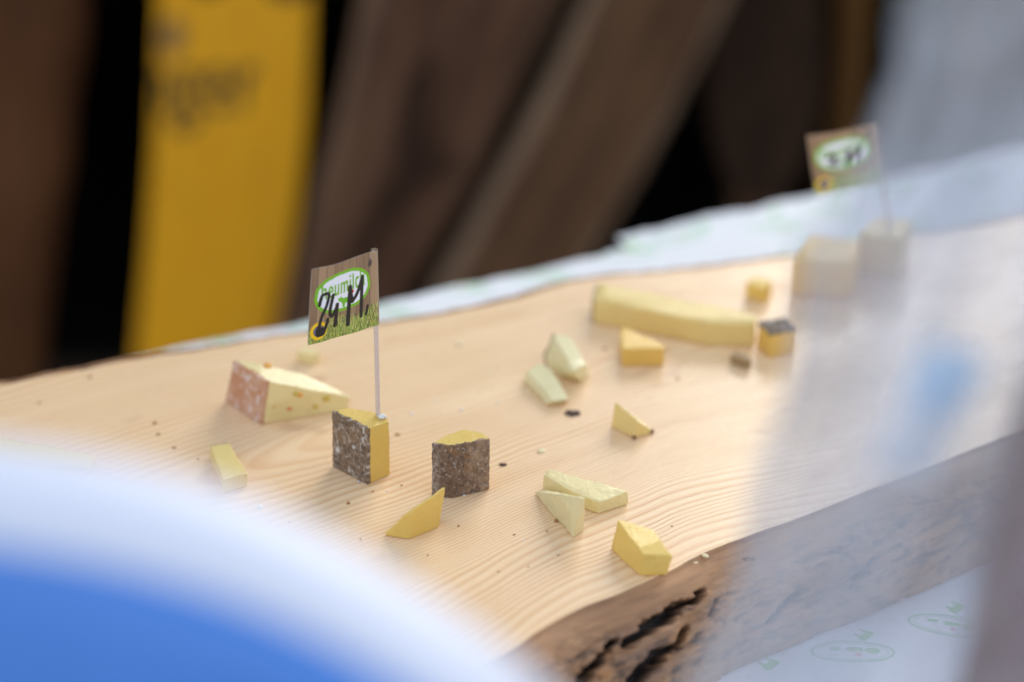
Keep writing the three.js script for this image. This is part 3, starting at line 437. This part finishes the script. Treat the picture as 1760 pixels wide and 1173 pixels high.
  if (text === '24 M.') {
    ink([96, 398, 108, 300, 150, 288, 190, 290, 186, 350, 168, 430, 122, 520, 100, 640], 26); ink([100, 640, 84, 720, 116, 716, 150, 716, 176, 640, 190, 590, 190, 570], 30); ink([118, 690, 128, 660, 140, 700], 52);
    ink([238, 322, 214, 440, 208, 520, 240, 560, 284, 470], 30); ink([292, 440, 288, 560, 280, 660], 34);
    ink([424, 690, 432, 470, 440, 330], 34); ink([440, 300, 452, 420, 470, 450], 40); ink([470, 450, 520, 420, 590, 230], 30); ink([590, 230, 580, 430, 572, 640], 32);
    ink([654, 560, 650, 590, 636, 640], 26);
  } else {
    ink([180, 330, 220, 280, 250, 320, 250, 380, 190, 420], 30); ink([190, 420, 240, 440, 300, 420], 30);
    ink([400, 470, 410, 340, 420, 280], 34); ink([420, 280, 440, 380, 460, 400], 34); ink([460, 400, 510, 340, 540, 250], 30); ink([540, 250, 550, 380, 540, 470], 30);
  }
  const t = new THREE.CanvasTexture(cv); t.colorSpace = THREE.SRGBColorSpace; t.anisotropy = 16; return t;
}
function flag(spec, label, text, group) {
  const b = V(spec.base), tp = V(spec.top), br = V(spec.br), tl = V(spec.tl), bl = V(spec.bl), root = thing('cheese_flag', label, 'flag', [b.x, b.y, b.z], group);
  const loc = (p) => p.clone().sub(b), dir = tp.clone().sub(b).normalize();
  const len = tp.distanceTo(b) + 0.0112, st = new THREE.CylinderGeometry(0.00088, 0.00095, len, 14, 6); st.translate(0, len / 2 - 0.012, 0);
  const s = mesh('stick', st, phys({ color: rgb(0.78, 0.68, 0.62), roughness: 0.4, transmission: 0.25, thickness: 0 }), root); s.quaternion.setFromUnitVectors(new THREE.Vector3(0, 1, 0), dir);
  const side = loc(tl).sub(loc(tp)).normalize(), nrm = side.clone().cross(dir).normalize(); if (nrm.z < 0) nrm.negate();
  const R = 0.00125, P0 = loc(br), P1 = loc(tp), W0 = loc(bl).sub(P0), W1 = loc(tl).sub(P1);
  const face = (off) => grid(60, 30, (u, v) => {             // u from the free edge (0) to the stick (1)
    const foot = P0.clone().lerp(P1, v), wv = W0.clone().lerp(W1, v), k = 1 - u, p = foot.addScaledVector(wv, k);
    const wave = 0.0011 * Math.sin(k * 4.2) + 0.0007 * Math.sin(k * 9 + v * 2) * k - 0.0006 * Math.pow(k, 6) * v + R * Math.exp(-Math.pow(k / 0.09, 2)) * 1.0;
    p.addScaledVector(nrm, wave + off); p.y += 0.0004 * Math.sin(k * 3.1) * v; return [p.x, p.y, p.z];
  });
  mesh('printed_paper', face(0.0001), std({ map: flagTexture(text), roughness: 0.42 }), root);
  mesh('paper_back', flipped(face(-0.0001)), std({ color: rgb(0.75, 0.74, 0.72), roughness: 0.6 }), root);
  const wrap = grid(10, 12, (u, v) => { const a = lerp(-0.4, Math.PI + 0.6, u), c0 = P0.clone().lerp(P1, v); c0.addScaledVector(nrm, R * Math.cos(a)).addScaledVector(side, -R * Math.sin(a)); return [c0.x, c0.y, c0.z]; });
  mesh('paper_fold', wrap, std({ color: rgb(0.36, 0.27, 0.19), roughness: 0.45, side: THREE.DoubleSide }), root);
  return root;
}
flag(FLAG_ONE, 'paper flag reading heumilch with 24 M. written across it, on a thin stick', '24 M.');
flag(FLAG_TWO, 'second heumilch paper flag, half veiled by the clear plastic', 'other');

// ---------------------------------------------------------------- crumbs on the board
function crumbGeometry(r, flat, k) { const g = mergeVertices(new THREE.IcosahedronGeometry(r, 2).deleteAttribute('uv').deleteAttribute('normal')), a = g.attributes.position; for (let i = 0; i < a.count; i++) { const x = a.getX(i) / r, y = a.getY(i) / r, z = a.getZ(i) / r, s = 1 + 0.7 * n3(x * 1.4 + k, y * 1.4, z * 1.4 + k) + 0.3 * n3(x * 4, y * 4, z * 4 + k); a.setXYZ(i, x * r * s * 1.25, Math.max(y * r * s * flat, -r * flat * 0.45), z * r * s * 0.8); } g.computeVertexNormals(); return g; }
const crumbKinds = { flake: [std({ color: rgb(0.10, 0.060, 0.048), roughness: 0.8 }), 0.35, 'rind_flake'], brown: [std({ color: rgb(0.44, 0.22, 0.08), roughness: 0.8 }), 0.6, 'rind_crumb'], white: [phys({ color: rgb(0.85, 0.84, 0.82), roughness: 0.6, transmission: 0.2 }), 0.6, 'white_crumb'], pale: [phys({ color: rgb(0.86, 0.75, 0.45), roughness: 0.5, transmission: 0.2 }), 0.25, 'cheese_shaving'] };
const CRUMB_LABELS = {
  brown: ['tiny brown crumb on bare wood towards the black gap', 'tiny brown crumb on bare wood towards the black gap', 'tiny brown crumb beside the small flat cheese stick', 'tiny brown crumb beside the small flat cheese stick', 'tiny brown crumb beside the small flat cheese stick', 'tiny brown crumb in front of the flagged chunk', 'tiny brown crumb close to the white and blue bag', 'tiny brown crumb close to the white and blue bag', 'tiny brown crumb right beside the pointed yellow wedge', 'tiny brown speck between the pointed wedge and the thick golden block', 'tiny brown speck between the pointed wedge and the thick golden block', 'tiny brown speck between the pointed wedge and the thick golden block', 'orange brown crumb between the two brown-rinded chunks', 'brown crumb touching the upright triangular slice', 'small brown crumb a little way off the upright triangular slice', 'brown crumb behind the long flat slice', 'tiny brown crumb behind the thick golden block', 'tiny brown crumb in front of the flagged chunk', 'tiny brown crumb in front of the flagged chunk', 'tiny brown crumb beside the small flat cheese stick', 'tiny brown speck between the pointed wedge and the thick golden block', 'tiny brown speck between the pointed wedge and the thick golden block', 'brown crumb between the creamy pieces and the amber block', 'brown crumb in front of the three-cornered amber block'],
  white: ['white crumb between the cheese stick and the white and blue bag', 'tiny white crumb on bare wood behind the two brown-rinded chunks', 'tiny white crumb on bare wood behind the two brown-rinded chunks', 'tiny white crumb on bare wood behind the two brown-rinded chunks', 'white crumb at the foot of the unflagged brown chunk', 'tiny white crumb at the foot of the flagged chunk', 'tiny white crumb at the foot of the flagged chunk', 'tiny white crumb in front of the upright triangular slice', 'tiny white crumb on bare wood behind the two brown-rinded chunks'],
  pale: ['thin pale shaving between the dark flakes and the long flat slice', 'thin pale shaving alone between the flag stick and the creamy pieces', 'pale cheese shaving lying on the front bark edge', 'pale cheese shaving lying on the front bark edge', 'small pale shaving next to the creamy pieces'],
};
for (const [kind, list] of Object.entries(CRUMBS)) list.forEach(([x, z, mm], i) => {
  const [mat, flat, name] = crumbKinds[kind], r = mm * 0.00036, m = mesh(name, crumbGeometry(r, flat, i * 3.3 + mm), mat); m.position.set(x, TOP + r * flat * 0.44, z); m.rotation.y = rnd() * 6;
  if (kind === 'flake') { m.rotation.y = 0.3; tag(m, i ? 'small dark rind flake beside the unflagged brown chunk' : 'large dark rind flake next to the creamy cheese pieces', 'crumb'); } else { const t = CRUMB_LABELS[kind][i]; tag(m, t, 'crumb', CRUMB_LABELS[kind].filter((x) => x === t).length > 1 ? t.replace(/^(tiny |pale )*/, '').replace('crumb', 'crumbs').replace('speck', 'specks').replace('shaving', 'shavings') : undefined); }
});
{ const m = mesh('white_crumb', crumbGeometry(0.0013, 0.7, 44), crumbKinds.white[0]); m.position.set(FLAG_ONE.base[0] + 0.0015, FLAG_ONE.base[1] + 0.0006, FLAG_ONE.base[2] + 0.0022); tag(m, 'white crumb at the foot of the flag stick', 'crumb'); }

// ---------------------------------------------------------------- white and blue bag standing on the table, close to the camera
{
  const ridge = new THREE.CatmullRomCurve3([[-0.235, 1.055, 0.458], [-0.185, 1.075, 0.466], [-0.1335, 1.0781, 0.4713], [-0.0995, 1.0756, 0.4726], [-0.0769, 1.0721, 0.4745], [-0.0543, 1.0661, 0.4777], [-0.0362, 1.0586, 0.4817], [-0.0204, 1.0502, 0.4862], [-0.0068, 1.0422, 0.4904], [0.0023, 1.0362, 0.4936], [0.0136, 1.0272, 0.4984], [0.028, 1.010, 0.505]].map(V));
  const g = thing('carrier_bag', 'plump white bag with a blue front standing before the board', 'bag', [-0.09, TABLE + 0.004, 0.48]);
  const surf = (a0, a1, nv) => grid(120, nv, (u, v) => {      // a runs from the back foot (-1) over the ridge (0) to the front foot (1)
    const a = lerp(a0(u), a1(u), v), p = ridge.getPoint(u), h = p.y - TABLE - 0.004, end = Math.sin(Math.PI * clamp(u, 0.015, 0.985)), b = Math.abs(a), sg = Math.sign(a) || 1;
    const bulge = 0.014 * (1 - Math.exp(-b * 26)) + 0.050 * Math.pow(b, 0.7) * Math.pow(end, 0.5), fall = h * Math.pow(b, 1.25);
    const cr = 0.0055 * fbm(u * 6, a * 7, 3, 3) * smooth(0.02, 0.2, b);
    return [p.x + 0.09 + cr, p.y - TABLE - 0.004 - fall, p.z - 0.48 + sg * bulge + cr];
  }, (u, v) => [u, v]);
  const white = phys({ color: rgb(0.74, 0.78, 0.90), roughness: 0.5, transmission: 0.15, side: THREE.DoubleSide }), blue = std({ color: rgb(0.075, 0.25, 0.74), roughness: 0.5, side: THREE.DoubleSide });
  const line = (u) => 0.072 - 0.022 * u;
  mesh('white_back', surf(() => -1, () => 0, 60), white, g);
  mesh('white_top', surf(() => 0, line, 14), white, g);
  tag(mesh('blue_front', surf(line, () => 1, 60), blue, g), 'blue lower front');
}

// ---------------------------------------------------------------- clear plastic bag beside the board's right end
{
  const ZB = 0.41, left = new THREE.CatmullRomCurve3([[0.0091, 0.815, 0.41], [0.0259, 0.9226, 0.41], [0.0343, 0.9548, 0.41], [0.045, 0.9888, 0.41], [0.0557, 1.0209, 0.41], [0.0601, 1.0514, 0.41], [0.0607, 1.0873, 0.41], [0.0675, 1.1078, 0.41], [0.0731, 1.134, 0.41], [0.077, 1.1467, 0.41], [0.0838, 1.165, 0.41]].map(V));
  const g = thing('plastic_bag', 'crumpled clear plastic bag standing in front of the board', 'plastic bag', [0.13, TABLE + 0.005, ZB]);
  const film = phys({ color: rgb(0.89, 0.905, 0.94), roughness: 0.12, transmission: 0.82, thickness: 0, ior: 1.5, side: THREE.DoubleSide });
  const onFilm = (a, v) => {
    const p = left.getPoint(v), rx = 0.075, rz = 0.022 + 0.005 * Math.sin(v * 5), cc = Math.cos(a), ss = Math.sin(a);
    const fold = 0.0075 * fbm(cc * 3.0 + 3 + v * 1.6, ss * 3.0, v * 4.2, 4) + 0.0065 * Math.pow(clamp(1 - Math.abs(fbm(cc * 1.9 + v * 2, ss * 1.9 + 5, v * 2.4, 3)) * 2.2), 4) - 0.003;
    return [p.x + 0.005 - 0.006 * smooth(0.70, 0.35, v) + rx - (rx + fold) * cc - 0.13, p.y - TABLE - 0.005, p.z + (rz + fold * 1.8) * ss - ZB];
  };
  const wall = (a0, a1) => grid(150, 220, (u, v) => onFilm(lerp(a0, a1, u), v));
  mesh('front_film', wall(0, Math.PI), film, g);
  mesh('back_film', wall(Math.PI, Math.PI * 2), film, g);
  // loose gathers of the same film inside the bag: x at the foot and at the top, depth, width, waviness
  const gather = (x0, x1, z, w, k, y1) => mesh('inner_fold', grid(40, 120, (u, v) => { const y = lerp(0.001, y1, v), x = lerp(x0, x1, v) + w * (u - 0.5) * (1 + 0.5 * fbm(v * 3, k)) + 0.012 * fbm(v * 3.5, k + 4); return [x - 0.13, y, z + 0.007 * fbm(u * 3 + k, v * 6, k, 3) + 0.004 * Math.sin(u * 9 + v * 7 + k)]; }), film, g);
  gather(0.040, 0.088, 0.006, 0.030, 2.1, 0.30); gather(0.070, 0.108, -0.006, 0.036, 5.7, 0.31); gather(0.095, 0.128, 0.002, 0.026, 9.3, 0.33);
  // added blue and white shape in place of sky reflection and glare
  const glareShape = thing('glare_shape', 'small pale blue and white shape added for sky reflection and glare on the plastic', 'glareShape', [0.0899, 1.0582, ZB + 0.015]); glareShape.rotation.z = -0.321;
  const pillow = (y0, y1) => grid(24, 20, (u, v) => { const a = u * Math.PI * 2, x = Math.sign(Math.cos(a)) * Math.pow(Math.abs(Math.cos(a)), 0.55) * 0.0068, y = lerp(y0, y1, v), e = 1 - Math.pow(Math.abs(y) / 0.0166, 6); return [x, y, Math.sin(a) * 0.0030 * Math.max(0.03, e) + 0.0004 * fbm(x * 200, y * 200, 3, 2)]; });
  mesh('blue_reflection', pillow(0.0020, 0.0166), std({ color: rgb(0.56, 0.76, 0.97), roughness: 0.4, side: THREE.DoubleSide }), glareShape);
  mesh('white_glare', pillow(-0.0166, 0.0020), std({ color: rgb(0.86, 0.88, 0.93), roughness: 0.4, side: THREE.DoubleSide }), glareShape);
  // a brown loaf standing in the bag
  const loaf = new THREE.CapsuleGeometry(0.0115, 0.225, 12, 28, 20), lp = loaf.attributes.position; for (let i = 0; i < lp.count; i++) { const k = 1 + 0.12 * fbm(lp.getX(i) * 60, lp.getY(i) * 40, lp.getZ(i) * 60, 3); lp.setX(i, lp.getX(i) * k); lp.setZ(i, lp.getZ(i) * k * 0.85); } loaf.computeVertexNormals();
  const lm = mesh('bread_stick', loaf, std({ color: rgb(0.22, 0.10, 0.085), roughness: 0.8 })); lm.position.set(0.1134, TABLE + 0.006 + 0.124, ZB); lm.rotation.z = -0.10; tag(lm, 'long brown bread stick standing inside the clear plastic bag', 'bread');
}

renderer.render(scene, camera);
